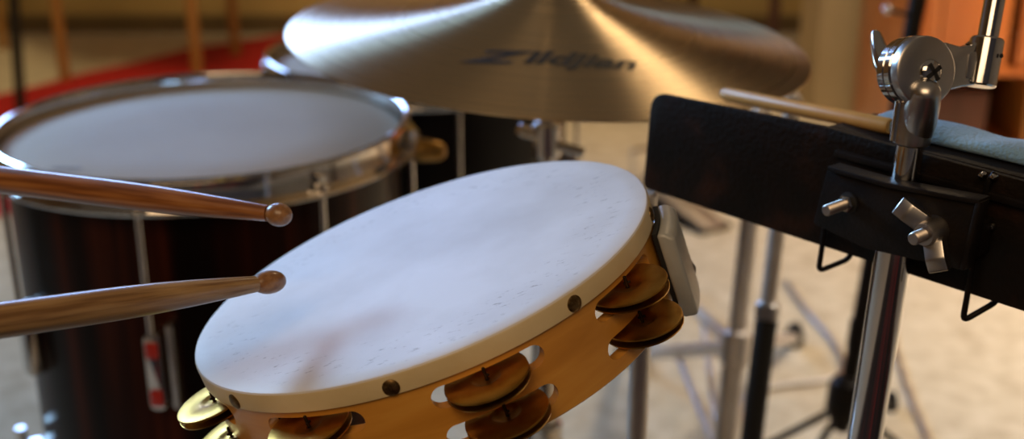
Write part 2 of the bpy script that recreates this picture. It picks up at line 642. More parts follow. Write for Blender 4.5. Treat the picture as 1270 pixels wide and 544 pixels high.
def arc_block(a0, a1, r0, r1, z0, z1, top_in=0.0, n=14, bev=0.002):
    bm = bmesh.new()
    vs = []
    for k in range(n + 1):
        a = a0 + (a1 - a0) * k / n
        vs.append([bm.verts.new(pol(a, r, z)) for r, z in ((r0, z0), (r1, z0), (r1, z1 - 0.004), (r1 - top_in, z1), (r0, z1))])
    for a, b in zip(vs, vs[1:]):
        for i in range(5):
            j = (i + 1) % 5
            bm.faces.new((a[i], a[j], b[j], b[i]))
    bm.faces.new(vs[0])
    bm.faces.new(vs[-1][::-1])
    bmesh.ops.recalc_face_normals(bm, faces=bm.faces[:])
    es = [e for e in bm.edges if e.calc_face_angle(0) > R(25)]
    bmesh.ops.bevel(bm, geom=es, offset=bev, segments=3, affect='EDGES', profile=0.5)
    return bm


link('rubber_pad', arc_block(-15.8, 1, 0.1273, 0.1298, -0.0535, -0.0115, bev=0.0004), M['black_rubber'], mount, mw=TM)
link('clamp_block', arc_block(-16.5, 1.5, 0.1298, 0.1385, -0.060, -0.0120, 0.0045), M['grey_cast'], mount, mw=TM)
pt = Vector((0.084, 0.715, 0.738))
link('pole', rod(bmesh.new(), (0.084, 0.715, 0.012), pt, 0.0068, 32), M['pale_steel'], mount)
bm = bmesh.new()
rod(bm, pt - Vector((0, 0, 0.012)), TM @ pol(-4, 0.134, -0.048), 0.006, 20)
link('arm', bm, M['satin_chrome'], mount)
bm = bmesh.new()
lathe(bm, [(0, 0.0), (0.11, 0.0), (0.11, 0.006), (0.10, 0.010), (0.015, 0.016), (0.012, 0.03), (0, 0.03)], 48, Matrix.Translation(mount_base))
link('base_plate', bm, M['black_paint'], mount)


# ------------------------------------------------------------------ drumsticks
def stick(tip, butt_dir_pt, name, m_shaft, label, bead_l, bead_r, neck_r, shaft_r, taper, length, cat='drumstick'):
    tip, q = Vector(tip), Vector(butt_dir_pt)
    d = (q - tip).normalized()
    fm = frame(tip, d, Vector((0, 0, 1)))      # local x along the stick
    root = empty(name, tip, label, cat, 'drumsticks over the drums', mw=fm)
    Z = fm @ Matrix.Rotation(R(90), 4, 'Y')
    prof = []
    for k in range(11):
        t = math.pi * k / 10 * 0.84
        prof.append((bead_r * math.sin(t) ** 0.9 if k else 0, bead_l / 2 * (1 - math.cos(t))))
    bm = bmesh.new()
    xb = prof[-1][1]
    lathe(bm, prof + [(neck_r * 0.98, xb + 0.0004), (0, xb + 0.0004)], 32, Matrix.Rotation(R(90), 4, 'Y'))
    link('bead', bm, M['stick_tip'], root, mw=fm)
    prof = [(0, xb), (neck_r, xb)]
    for k in range(1, 13):
        t = k / 12
        prof.append((neck_r + (shaft_r - neck_r) * math.sin(t * math.pi / 2) ** 1.0, xb + taper * t))
    prof += [(shaft_r, length * 0.6), (shaft_r, length - 0.004), (shaft_r - 0.003, length), (0, length)]
    bm = bmesh.new()
    lathe(bm, prof, 40, Matrix.Rotation(R(90), 4, 'Y'))
    link('shaft', bm, m_shaft, root, mw=fm)
    return root


stick(atd(353, 347, 0.612), atd(-20, 400, 0.50), 'drumstick', M['stick_wood'],
      'light wooden drumstick with its tip over the edge of the tambourine head', 0.0190, 0.0059, 0.0041, 0.0077, 0.085, 0.39)
stick(atd(361, 268, 0.632), atd(-20, 220, 0.69), 'drumstick', M['dark_stick'],
      'dark varnished drumstick crossing in front of the floor tom hoop', 0.0145, 0.0062, 0.0043, 0.0077, 0.10, 0.40)


# ------------------------------------------------------------------ drums
def make_drum(name, cx, cy, zh, Rr, depth, shell_m, head_m, label, nlug, a0, group=None, lug_top=0.12, lug_len=0.075, reds=(), legs=(), hoop_m=None):
    root = empty(name, (cx, cy, 0), label, 'drum', group)
    B = Matrix.Translation((cx, cy, zh))
    hoop_m = hoop_m or M['chrome']
    bm = lathe(bmesh.new(), [(0, 0.0), (Rr * 0.5, 0.0), (Rr - 0.006, 0.0), (Rr - 0.003, -0.002), (Rr - 0.001, -0.010), (Rr - 0.004, -0.010), (Rr - 0.006, -0.003), (0, -0.001)], 128)
    link('drum_head', bm, head_m, root, mw=B)
    R0 = Rr
    prof = [(R0, 0.012), (R0 + 0.001, 0.0145), (R0 + 0.004, 0.0155), (R0 + 0.0065, 0.0145), (R0 + 0.0070, 0.012), (R0 + 0.0055, 0.0105), (R0 + 0.003, 0.010),
            (R0 + 0.003, -0.006), (R0 + 0.004, -0.010), (R0 + 0.016, -0.012), (R0 + 0.0175, -0.0135), (R0 + 0.016, -0.0155), (R0 + 0.003, -0.014), (R0 + 0.0005, -0.010), (R0, -0.004)]
    link('top_hoop', lathe(bmesh.new(), prof, 128, closed=True), hoop_m, root, mw=B)
    bp = [(r, -z) for r, z in prof]
    link('bottom_hoop', lathe(bmesh.new(), bp[::-1], 128, closed=True), hoop_m, root, mw=Matrix.Translation((cx, cy, zh - depth)))
    Rs = Rr - 0.006
    link('shell', lathe(bmesh.new(), [(Rs, -0.004), (Rs, -depth + 0.004), (Rs - 0.007, -depth + 0.004), (Rs - 0.007, -0.004)], 128, closed=True), shell_m, root, mw=B)
    for k in range(nlug):
        a = a0 + 360 / nlug * k
        # angle a measured from the side facing the camera, positive to the right
        dirv = Vector((math.sin(R(a)), -math.cos(R(a)), 0))
        Lm = B @ frame((0, 0, 0), Vector((0, 0, 1)).cross(dirv) * -1, Vector((0, 0, 1)))
        # local: x tangential, y up, z = x cross y
        zdir = (Lm.to_3x3() @ Vector((0, 0, 1)))
        sgn = 1 if zdir.dot(dirv) > 0 else -1
        c = Vector((cx, cy, zh)) + dirv * (Rr + 0.0095)
        bm = bmesh.new()
        rod(bm, c + Vector((0, 0, -lug_top)), c + Vector((0, 0, -0.010)), 0.0030, 12)
        tr = link('tension_rod', bm, M['chrome'], root)
        bm = bmesh.new()
        rod(bm, c + Vector((0, 0, -0.0120)), c + Vector((0, 0, -0.004)), 0.0062, 16)
        rod(bm, c + Vector((0, 0, -0.004)), c + Vector((0, 0, 0.004)), 0.0045, 4, bev=0.0005)
        link('rod_head', bm, M['chrome'], tr)
        # lug casting
        LF = Matrix(((Vector((0, 0, 1)).cross(dirv).x, 0, dirv.x, 0), (Vector((0, 0, 1)).cross(dirv).y, 0, dirv.y, 0), (0, 1, 0, 0), (0, 0, 0, 1)))
        LF.translation = Vector((cx, cy, zh)) + dirv * (Rs - 0.002)
        w = 0.0085
        pts = round_pts([(-w, -lug_top - lug_len), (w, -lug_top - lug_len), (w, -lug_top + 0.004), (-w, -lug_top + 0.004)], 0.007)
        lg = prism_obj('lug', pts, LF, 0, 0.020, M['chrome'], root, bev=0.003)
        if k in reds:
            for y0 in (-lug_top - 0.020, -lug_top - lug_len + 0.006):
                prism_obj('red_insert', round_pts(box_pts(-0.006, 0.006, y0, y0 + 0.016), 0.002), LF, 0.0198, 0.0220, M['red_plastic'], lg, bev=0.0006)
            pts = round_pts(box_pts(w + 0.004, w + 0.011, -lug_top - lug_len, -lug_top + 0.012), 0.003)
            prism_obj('side_bar', pts, LF, 0, 0.016, M['satin_chrome'], root, bev=0.002)
    for a in legs:
        dirv = Vector((math.sin(R(a)), -math.cos(R(a)), 0))
        c = Vector((cx, cy, 0)) + dirv * (Rr + 0.016)
        bm = bmesh.new()
        out = dirv * 0.05
        tube(bm, [c + Vector((0, 0, zh - depth + 0.10)), c + Vector((0, 0, 0.16)), c + out * 0.4 + Vector((0, 0, 0.11)), c + out + Vector((0, 0, 0.012))], 0.0052, 16)
        lg = link('leg', bm, M['chrome'], root)
        e = c + out
        link('rubber_foot', lathe(bmesh.new(), [(0, 0), (0.013, 0), (0.013, 0.006), (0.009, 0.03), (0, 0.03)], 20, Matrix.Translation((e.x, e.y, 0))), M['black_rubber'], lg)
        LF = Matrix(((Vector((0, 0, 1)).cross(dirv).x, 0, dirv.x, 0), (Vector((0, 0, 1)).cross(dirv).y, 0, dirv.y, 0), (0, 1, 0, 0), (0, 0, 0, 1)))
        LF.translation = Vector((cx, cy, zh - depth + 0.05)) + dirv * (Rs - 0.001)
        prism_obj('leg_bracket', round_pts(box_pts(-0.016, 0.016, -0.03, 0.03), 0.008), LF, 0, 0.029, M['chrome'], root, bev=0.004)
    return root


tom = make_drum('floor_tom', -0.3194, 1.2196, 0.634, 0.2052, 0.40, M['shell'], M['tom_head'],
                'large floor tom with grey head, chrome hoop and dark striped wooden shell', 8, -3, lug_top=0.135, reds=(0,), legs=(-66, 54, 174))
# gold wing at the tom's right edge
bm = bmesh.new()
gc = Vector((-0.3194 + 0.226, 1.215, 0.616))
lathe(bm, [(0, -0.004), (0.010, -0.004), (0.0125, 0), (0.0125, 0.012), (0.010, 0.028), (0.006, 0.034), (0, 0.035)], 28, zframe(gc - Vector((0.010, 0, 0)), (1, -0.1, -0.05)))
link('side_knob', bm, M['gold_knob'], tom)['label'] = 'gold coloured knob'
# faint maker's mark printed on the head near the player
bm = bmesh.new()
mc = atz(82, 209, 0.6344)
for i, (dx, w) in enumerate(((-0.013, 0.003), (-0.0085, 0.0035), (-0.004, 0.003), (0.001, 0.004), (0.0062, 0.0032), (0.011, 0.0035))):
    box(bm, dx, dx + w, -0.004, -0.002, 0, 0.0002)
    box(bm, dx, dx + w * 0.4, -0.004, 0.004, 0, 0.0002)
    box(bm, dx, dx + w, 0.002, 0.004, 0, 0.0002)
link('printed_mark', bm, M['grey_ink'], tom, mw=Matrix.Translation(mc) @ Matrix.Rotation(R(-6), 4, 'Z'))

drum2 = make_drum('tom_drum', -0.124, 1.64, 0.617, 0.2052, 0.30, M['black_shell'], M['tom_head'],
                  'glossy black drum with chrome hoop standing behind the floor tom, under the cymbal', 10, 16, lug_top=0.13, legs=(-70, 50, 170))

# ------------------------------------------------------------------ cymbal and its stand
CC = Vector((0.0317, 1.0584, 0.7648))
CN = Vector((0.059, -0.0507, 1)).normalized()
CM = zframe(CC, CN)
cy = empty('cymbal', CC, 'wide gold bronze cymbal with a black maker name printed in front of its bell', 'cymbal', mw=CM)
RC = 0.2286


CZ_PTS = [(0.0, 0.0640), (0.006, 0.0635), (0.012, 0.0610), (0.018, 0.0555), (0.023, 0.0490), (0.030, 0.0445), (0.042, 0.0385), (0.060, 0.0310), (0.090, 0.0220), (0.130, 0.0130), (0.180, 0.0050), (0.2286, 0.0), (0.30, -0.006)]


def cz(r):
    p = CZ_PTS
    for i in range(len(p) - 1):
        if p[i][0] <= r <= p[i + 1][0]:
            a = p[max(i - 1, 0)]
            b, c = p[i], p[i + 1]
            d = p[min(i + 2, len(p) - 1)]
            t = (r - b[0]) / (c[0] - b[0])
            mb = (c[1] - a[1]) / (c[0] - a[0]) * (c[0] - b[0])
            mc_ = (d[1] - b[1]) / (d[0] - b[0]) * (c[0] - b[0])
            return (2 * t ** 3 - 3 * t * t + 1) * b[1] + (t ** 3 - 2 * t * t + t) * mb + (-2 * t ** 3 + 3 * t * t) * c[1] + (t ** 3 - t * t) * mc_
    return 0


prof = [(0.006, cz(0.006))] + [(0.006 + (RC - 0.006) * k / 60, cz(0.006 + (RC - 0.006) * k / 60)) for k in range(1, 61)]
under = [(r, z - 0.0012) for r, z in prof][::-1]
link('cymbal_plate', lathe(bmesh.new(), prof + under, 160, closed=True), M['cymbal'], cy, mw=CM, angle=60)

# printed maker name, bent onto the bow
cd = bpy.data.curves.new('txt', 'FONT')
cd.body = 'ildjian'
cd.size = 0.034
cd.shear = 0.35
cd.offset = 0.0014
cd.space_character = 1.02
to = bpy.data.objects.new('txt', cd)
C.objects.link(to)
cz_d = bpy.data.curves.new('txtz', 'FONT')
cz_d.body = 'Z'
cz_d.size = 0.036
cz_d.shear = 0.5
cz_d.offset = 0.0014
tz = bpy.data.objects.new('txtz', cz_d)
C.objects.link(tz)
bpy.context.view_layer.update()
dg = bpy.context.evaluated_depsgraph_get()
bm = bmesh.new()
m1 = bpy.data.meshes.new_from_object(tz.evaluated_get(dg))
xs = [v.co.x for v in m1.vertices]
z0, z1 = min(xs), max(xs)
for v in m1.vertices:
    v.co.x = (v.co.x - z0) * 1.6
    v.co.y = v.co.y * 0.95 - 0.002
zw = (z1 - z0) * 1.6
m2 = bpy.data.meshes.new_from_object(to.evaluated_get(dg))
for v in m2.vertices:
    v.co.x = v.co.x * 1.15 + zw - 0.013
bm.from_mesh(m1)
bm.from_mesh(m2)
bpy.data.objects.remove(to)
bpy.data.objects.remove(tz)
bmesh.ops.triangulate(bm, faces=bm.faces[:])
bmesh.ops.subdivide_edges(bm, edges=[e for e in bm.edges if e.calc_length() > 0.004], cuts=3)
xs = [v.co.x for v in bm.verts]
mid = (min(xs) + max(xs)) / 2
wid = max(xs) - min(xs)
LOGO_W, LOGO_R, LOGO_A = 0.150, 0.121, -90.5
for v in bm.verts:
    x = (v.co.x - mid) / wid * LOGO_W
    y = (v.co.y - 0.011) * 0.9
    lx = math.cos(R(LOGO_A)) * LOGO_R - math.sin(R(LOGO_A)) * x * 1.0
    # straight baseline with a slight curve, letters' tops toward the bell
    rad = LOGO_R - y
    a = R(LOGO_A) + x / LOGO_R * 0.72
    v.co = Vector((rad * math.cos(a), rad * math.sin(a), 0))
    v.co.x = math.sin(x / 0.15) * 0.15 * 0.98 - 0.004
    v.co.y = -math.sqrt(max(1e-6, (rad) ** 2 - (x * 0.45) ** 2))
    v.co.z = cz(math.hypot(v.co.x, v.co.y)) + 0.0004
link('printed_name', bm, M['logo_ink'], cy, mw=CM, smooth=False)

cs_x, cs_y = CC.x, CC.y
cst = empty('cymbal_stand', (cs_x, cs_y, 0), 'chrome cymbal stand whose pole rises under the gold cymbal', 'stand')
bm = bmesh.new()
rod(bm, (cs_x, cs_y, 0.10), (cs_x, cs_y, 0.56), 0.0125, 28)
link('lower_tube', bm, M['chrome'], cst)
bm = bmesh.new()
rod(bm, (cs_x, cs_y, 0.55), (cs_x, cs_y, 0.735), 0.0075, 24)
link('upper_tube', bm, M['chrome'], cst)
bm = bmesh.new()
rod(bm, (cs_x, cs_y, 0.73), CC + CN * 0.095, 0.003, 16)
link('threaded_rod', bm, M['chrome'], cst)
bm = bmesh.new()
lathe(bm, [(0.0035, 0), (0.016, 0), (0.018, 0.003), (0.018, 0.008), (0.015, 0.012), (0.0035, 0.012)], 28, CM @ Matrix.Translation((0, 0, 0.034)), closed=True)
link('lower_felt', bm, M['black_rubber'], cst)
bm = bmesh.new()
lathe(bm, [(0.0035, 0), (0.013, 0), (0.015, 0.003), (0.015, 0.008), (0.012, 0.011), (0.0035, 0.011)], 28, CM @ Matrix.Translation((0, 0, 0.0645)), closed=True)
link('upper_felt', bm, M['black_rubber'], cst)
bm = bmesh.new()
lathe(bm, [(0.0032, 0), (0.007, 0), (0.006, 0.010), (0.0032, 0.010)], 24, CM @ Matrix.Translation((0, 0, 0.076)), closed=True)
link('top_nut', bm, M['chrome'], cst)
# joint collar with a wing screw
bm = bmesh.new()
rod(bm, (cs_x, cs_y, 0.535), (cs_x, cs_y, 0.575), 0.0165, 28)
col = link('collar', bm, M['chrome'], cst)
bm = bmesh.new()
rod(bm, (cs_x, cs_y, 0.555), (cs_x - 0.04, cs_y - 0.01, 0.555), 0.005, 16)
link('wing_screw', bm, M['chrome'], col)
bm = bmesh.new()
rod(bm, (cs_x, cs_y, 0.655), (cs_x, cs_y, 0.690), 0.0125, 24)
tl = link('tilter_collar', bm, M['chrome'], cst)
bm = bmesh.new()
rod(bm, (cs_x - 0.004, cs_y, 0.676), (cs_x - 0.026, cs_y - 0.008, 0.684), 0.006, 20)
rod(bm, (cs_x + 0.004, cs_y, 0.668), (cs_x + 0.034, cs_y - 0.010, 0.662), 0.005, 20)
link('tilter_knob', bm, M['chrome'], tl)


def tripod(root, x, y, z_hub, z_knee, spread, angles, m, r=0.005, brace=True, foot=True, zf=0.012):
    for a in angles:
        d = Vector((math.cos(R(a)), math.sin(R(a)), 0))
        bm = bmesh.new()
        p1 = Vector((x, y, z_hub)) + d * 0.015
        p2 = Vector((x, y, zf)) + d * spread
        rod(bm, p1, p2, r, 16)
        lg = link('leg', bm, m, root)
        if brace:
            bm = bmesh.new()
            rod(bm, Vector((x, y, z_knee)) + d * 0.012, p1.lerp(p2, 0.5), r * 0.7, 12)
            link('brace', bm, m, lg)
        if foot:
            f = p2
            link('rubber_foot', lathe(bmesh.new(), [(0, -0.012), (0.013, -0.012), (0.014, 0.0), (0.010, 0.018), (0, 0.018)], 20, Matrix.Translation(f)), M['black_rubber'], lg)


tripod(cst, cs_x, cs_y, 0.36, 0.12, 0.30, (100, 220, 340), M['chrome'], 0.0065)
bm = bmesh.new()
rod(bm, (cs_x, cs_y, 0.34), (cs_x, cs_y, 0.385), 0.018, 28)
link('leg_collar', bm, M['chrome'], cst)

# ------------------------------------------------------------------ boom stand at right, with tilter
PB = Vector((0.2034, 0.6124, 0.622))
PU = Vector((0.2090, 0.6124, 0.776))
pd = (PU - PB).normalized()


def onpole(z):
    return PB + pd * ((z - PB.z) / pd.z)


bst = empty('boom_stand', onpole(0), 'shiny chrome boom stand passing through the black panel, wing jointed on top', 'stand')
bm = rod(bmesh.new(), onpole(0.10), onpole(0.745), 0.0098, 40)
link('lower_tube', bm, M['chrome'], bst)
bm = rod(bmesh.new(), onpole(0.74), onpole(0.812), 0.0073, 40)
link('upper_tube', bm, M['chrome'], bst)
g = onpole(0)
tripod(bst, g.x, g.y, 0.30, 0.12, 0.28, (20, 140, 260), M['chrome'], 0.007)
bm = rod(bmesh.new(), onpole(0.28), onpole(0.325), 0.016, 28)
link('leg_collar', bm, M['chrome'], bst)
# collar casting
zc0 = atY(1133, 178, PB.y).z
zc1 = atY(1142, 118, PB.y).z
Pc0, Pc1 = onpole(zc0), onpole(zc1)
Lc = (Pc1 - Pc0).length
bm = lathe(bmesh.new(), [(0, 0), (0.0088, 0), (0.0100, 0.0010), (0.0103, 0.004), (0.0103, Lc - 0.004), (0.0092, Lc), (0, Lc + 0.0015)], 48, zframe(Pc0, pd))
colo = link('collar', bm, M['satin_chrome'], bst)
bm = rod(bmesh.new(), onpole(zc0 + 0.010) + Vector((0.006, -0.0075, 0)), onpole(zc0 + 0.010) + Vector((0.0066, -0.0086, 0)), 0.0012, 12)
link('screw_hole', bm, M['black_rubber'], colo)
bm = rod(bmesh.new(), onpole(zc0 + 0.002) + Vector((-0.0098, -0.002, 0)), onpole(zc0 + 0.024) + Vector((-0.0098, -0.002, 0)), 0.0022, 14)
link('seam_rib', bm, M['chrome'], colo)
# ratchet head
ax = (cr * 0.34 - cu * 0.10 - cf).normalized()
TD = atd(1150, 88, 0.618)
TZ = zframe(TD, ax, cr)
rd = 0.0180
link('ratchet_front', lathe(bmesh.new(), [(0, 0.0005), (0.004, 0.0006), (rd - 0.0015, 0), (rd - 0.0003, -0.0008), (rd, -0.002), (rd, -0.0055), (rd - 0.001, -0.0062), (0, -0.0062)], 72, TZ), M['satin_chrome'], bst)
link('ratchet_middle', lathe(bmesh.new(), [(0, -0.0064), (rd - 0.0004, -0.0064), (rd + 0.0004, -0.0072), (rd + 0.0004, -0.0112), (rd - 0.0006, -0.012), (0, -0.012)], 72, TZ), M['chrome'], bst)
link('ratchet_back', lathe(bmesh.new(), [(0, -0.0122), (rd - 0.001, -0.0122), (rd, -0.013), (rd, -0.0175), (rd - 0.004, -0.0200), (0, -0.0205)], 72, TZ), M['chrome'], bst)
# neck joining the ratchet to the collar: rounded tongue in front, bottom
n0 = atd(1139, 152, 0.630)
n1 = atd(1148, 114, 0.616)
bm = bmesh.new()
ln_ = (n1 - n0).length
lathe(bm, [(0, -0.008), (0.0085, -0.006), (0.0092, 0), (0.0088, ln_ * 0.6), (0.0080, ln_ * 0.9), (0.0076, ln_)] + [(0.0076 * math.cos(t * math.pi / 14), ln_ + 0.0062 * math.sin(t * math.pi / 14)) for t in range(1, 7)] + [(0, ln_ + 0.0062)], 36, zframe(n0, n1 - n0))
link('neck', bm, M['satin_chrome'], bst)
bm = bmesh.new()
rod(bm, TD - ax * 0.008, onpole(zc1 - 0.004), 0.0085, 28)
link('neck_core', bm, M['chrome'], bst)
# phillips screw
SM = TZ @ Matrix.Translation((0.0016, -0.0006, 0)) @ Matrix.Scale(1.22, 4)
bm = lathe(bmesh.new(), [(0.0012, 0.0030), (0.003, 0.0028), (0.0048, 0.0018), (0.0056, 0.0004), (0.0057, -0.0002), (0, -0.0002), (0, 0.0016), (0.0010, 0.0016)], 36, SM)
scr = link('screw', bm, M['chrome'], bst)
bm = bmesh.new()
for a in (35, 125):
    q = Matrix.Rotation(R(a), 4, 'Z')
    n = len(bm.verts)
    box(bm, -0.0040, 0.0040, -0.0009, 0.0009, 0.0024, 0.0031)
    bm.verts.ensure_lookup_table()
    for v in bm.verts[n:]:
        v.co = q @ v.co
link('cross_slot', bm, M['black_rubber'], scr, mw=SM, smooth=False)


def screen_frame(px, py, d):
    """plane facing back along the ratchet axis, for castings laid out beside it"""
    o = atd(px, py, d)
    return o


# arm casting from ratchet middle to rod sleeve
def loc2(px, py):
    p = onpl(px, py, TD - ax * 0.008, ax)
    q = TZ.inverted() @ p
    return (q.x, q.y)


outl = [loc2(*p) for p in ((1165, 52), (1185, 58), (1200, 56), (1213, 46), (1222, 47), (1218, 104), (1185, 108), (1172, 112), (1160, 95))]
prism_obj('arm_casting', round_pts(outl, 0.002), TZ, -0.0125, -0.0035, M['chrome'], bst, bev=0.0022, seg=3)
outl = [loc2(*p) for p in ((1194, 66), (1206, 64), (1203, 97), (1190, 98))]
prism_obj('arm_recess', round_pts(outl, 0.002), TZ, -0.0040, -0.0028, M['satin_chrome'], bst, bev=0.0006)
s0 = onpl(1214, 107, TD - ax * 0.006, ax)
s1 = onpl(1225, 47, TD - ax * 0.006, ax)
bm = lathe(bmesh.new(), [(0, 0), (0.0078, 0), (0.0086, 0.001), (0.0086, (s1 - s0).length - 0.001), (0.0078, (s1 - s0).length), (0, (s1 - s0).length)], 40, zframe(s0, s1 - s0))
slv = link('rod_sleeve', bm, M['chrome'], bst)
hp = s0.lerp(s1, 0.62) + ax * 0.0084 + cr * 0.003
link('screw_hole', rod(bmesh.new(), hp - ax * 0.0004, hp + ax * 0.0006, 0.0012, 12), M['black_rubber'], slv)
sd = (s1 - s0).normalized()
link('boom_rod', rod(bmesh.new(), s1 - sd * 0.002, s1 + sd * 0.30, 0.0053, 32), M['chrome'], bst)
# wing nut at the back left of the ratchet
WM = TZ @ Matrix.Translation((0, 0, -0.0205))
bm = lathe(bmesh.new(), [(0, 0.001), (0.008, 0.001), (0.007, -0.008), (0.005, -0.011), (0, -0.011)], 28, WM)
wn = link('wing_nut', bm, M['chrome'], bst)
wt = atd(1086, 43, 0.648)
wb = WM @ Vector((-0.007, 0.003, -0.006))
dirw = (wt - wb)
bm = bmesh.new()
lathe(bm, [(0, -0.003), (0.0045, -0.002), (0.0052, 0.002), (0.0045, dirw.length * 0.5), (0.0036, dirw.length * 0.85), (0.0030, dirw.length), (0.0015, dirw.length + 0.0022), (0, dirw.length + 0.0025)], 24, zframe(wb, dirw))
rod(bm, WM @ Vector((0.006, -0.003, -0.006)), WM @ Vector((0.020, -0.010, -0.012)), 0.004, 20, bev=0.002)
link('wing', bm, M['chrome'], wn)

# ------------------------------------------------------------------ black panel clamped to the stand
PA = atd(800, 175, 0.800)
PBq = atd(1240, 300, 0.618)
pdir = Vector((PBq.x - PA.x, PBq.y - PA.y, 0)).normalized()
pn = Vector((pdir.y, -pdir.x, 0)).normalized()          # faces the camera side
# move the plane so that it clears the tube: panel just behind it
gap = 0.0098 + 0.0005
off = (onpole(0.74) - PA).dot(pn)
PA = PA + pn * (off - gap)
panel_o = Vector((PA.x, PA.y, 0.745))
PMx = frame(panel_o, pdir, Vector((0, 0, 1)))              # x along, y up, z = x cross y
zd = PMx.to_3x3() @ Vector((0, 0, 1))
assert zd.dot(pn) > 0.99, zd.dot(pn)


def pl2(px, py, dz=0.0):
    q = PMx.inverted() @ onpl(px, py, panel_o + pn * dz, pn)
    return (q.x, q.y)


pan = empty('mounting_panel', panel_o, 'long dark worn black metal panel with rounded corner clamped across the chrome stand', 'panel', mw=PMx)
outl = [pl2(*p) for p in ((797, 233), (1275, 388), (1330, 405), (1330, 240), (1275, 226), (1020, 157), (808, 114))]
outl = round_pts(outl, [0.004, 0, 0.006, 0.006, 0, 0, 0.012])
prism_obj('panel_plate', outl, PMx, -0.004, 0.0, M['worn_paint'], pan, bev=0.0008)
# raised rail along the top behind the plate, carrying the cloth
tl_, tr_ = pl2(1024, 162), pl2(1330, 243)
sl = (tr_[1] - tl_[1]) / (tr_[0] - tl_[0])
ang = math.atan(sl)
RM = PMx @ Matrix.Translation((tl_[0], tl_[1], 0)) @ Matrix.Rotation(ang, 4, 'Z')
RL = math.hypot(tr_[0] - tl_[0], tr_[1] - tl_[1])
prism_obj('top_shelf', round_pts(box_pts(-0.002, RL, -0.006, 0.0015), 0.001), RM, -0.050, -0.0042, M['worn_paint'], pan, bev=0.0008)
prism_obj('top_lip', round_pts(box_pts(0.010, RL, -0.012, -0.008), 0.001), RM, 0.0002, 0.004, M['black_paint'], pan, bev=0.0008)
# clamp plate in front
CG = 0.0196 + 0.001
outl = [pl2(*p, CG) for p in ((1030, 207), (1104, 228), (1216, 250), (1196, 333), (1078, 307), (1012, 276))]
outl = round_pts(outl, 0.003)
cp = prism_obj('clamp_plate', outl, PMx, CG, CG + 0.003, M['black_paint'], pan, bev=0.0008)
lip = [pl2(*p, CG + 0.003) for p in ((1029, 205), (1104, 226), (1217, 247), (1216, 253), (1103, 232), (1029, 211))]
prism_obj('plate_lip', lip, PMx, CG - 0.006, CG + 0.005, M['black_paint'], cp, bev=0.0006)
rlip = [pl2(*p, CG + 0.003) for p in ((1212, 249), (1219, 250), (1199, 334), (1192, 333))]
prism_obj('plate_rib', rlip, PMx, CG - 0.004, CG + 0.005, M['black_paint'], cp, bev=0.0006)
# spacer blocks between plates
for (px_a, py_a) in ((1050, 262), (1190, 300)):
    x, y = pl2(px_a, py_a, CG)
    prism_obj('spacer', round_pts(box_pts(x - 0.006, x + 0.006, y - 0.010, y + 0.010), 0.002), PMx, 0, CG, M['black_paint'], pan, bev=0.001)
# plain bolt
x, y = pl2(1053, 251, CG + 0.003)
BMx = PMx @ Matrix.Translation((x, y, CG + 0.003))
bolt = link('bolt_washer', lathe(bmesh.new(), [(0.0032, 0), (0.0058, 0), (0.0058, 0.0012), (0.0032, 0.0014)], 32, BMx, closed=True), M['black_rubber'], pan)
link('bolt_nut', lathe(bmesh.new(), [(0, 0.0010), (0.0046, 0.0010), (0.0050, 0.0018), (0.0050, 0.0042), (0.0042, 0.0050), (0, 0.0050)], 6, BMx), M['chrome'], bolt)


def threaded(bm, M4, r, z0, z1, pitch=0.0009):
    prof = [(0, z0), (r, z0)]
    z = z0
    while z < z1 - pitch:
        prof += [(r, z + pitch * 0.2), (r * 0.86, z + pitch * 0.6), (r, z + pitch)]
        z += pitch
    prof += [(r * 0.8, z1), (0, z1)]
    return lathe(bm, prof, 24, M4)


link('bolt_stud', threaded(bmesh.new(), BMx, 0.0031, 0.0045, 0.0205), M['dull_steel'], bolt)
# wing nut bolt
x, y = pl2(1160, 285, CG + 0.003)
WMx = PMx @ Matrix.Translation((x, y, CG + 0.003))
wb_ = link('wing_bolt', lathe(bmesh.new(), [(0, 0), (0.0080, 0), (0.0080, 0.002), (0.0068, 0.0045), (0.0062, 0.0100), (0.0056, 0.0112), (0, 0.0112)], 40, WMx), M['dull_steel'], pan)
link('bolt_stud', threaded(bmesh.new(), WMx, 0.0034, 0.0105, 0.0200), M['dull_steel'], wb_)
for (a, sx) in ((156, 1), (-66, 1)):
    wm = WMx @ Matrix.Rotation(R(a), 4, 'Z') @ Matrix.Rotation(R(90), 4, 'X')
    # in wm: x outward along the wing, y = axis of the bolt, z across
    pts = round_pts([(0.003, 0.001), (0.008, 0.0015), (0.0200, 0.0050), (0.0200, 0.0120), (0.0130, 0.0125), (0.004, 0.0090)], 0.0012)
    prism_obj('wing', pts, wm @ Matrix.Rotation(R(20 if a > 0 else -16), 4, 'X'), -0.0050, 0.0050, M['satin_chrome'], wb_, bev=0.001)
# wire hooks
def wire(pix, name='wire_hook', r=0.0016):
    pts = [onpl(px, py, panel_o + pn * dz, pn) for px, py, dz in pix]
    # round the corners
    out = []
    for i, p in enumerate(pts):
        if 0 < i < len(pts) - 1:
            a = (pts[i - 1] - p)
            b = (pts[i + 1] - p)
            q = min(0.004, a.length * 0.45, b.length * 0.45)
            s, e = p + a.normalized() * q, p + b.normalized() * q
            for k in range(6):
                t = k / 5
                out.append(s * (1 - t) ** 2 + p * 2 * t * (1 - t) + e * t * t)
        else:
            out.append(p)
    return link(name, tube(bmesh.new(), out, r, 12), M['black_paint'], pan)


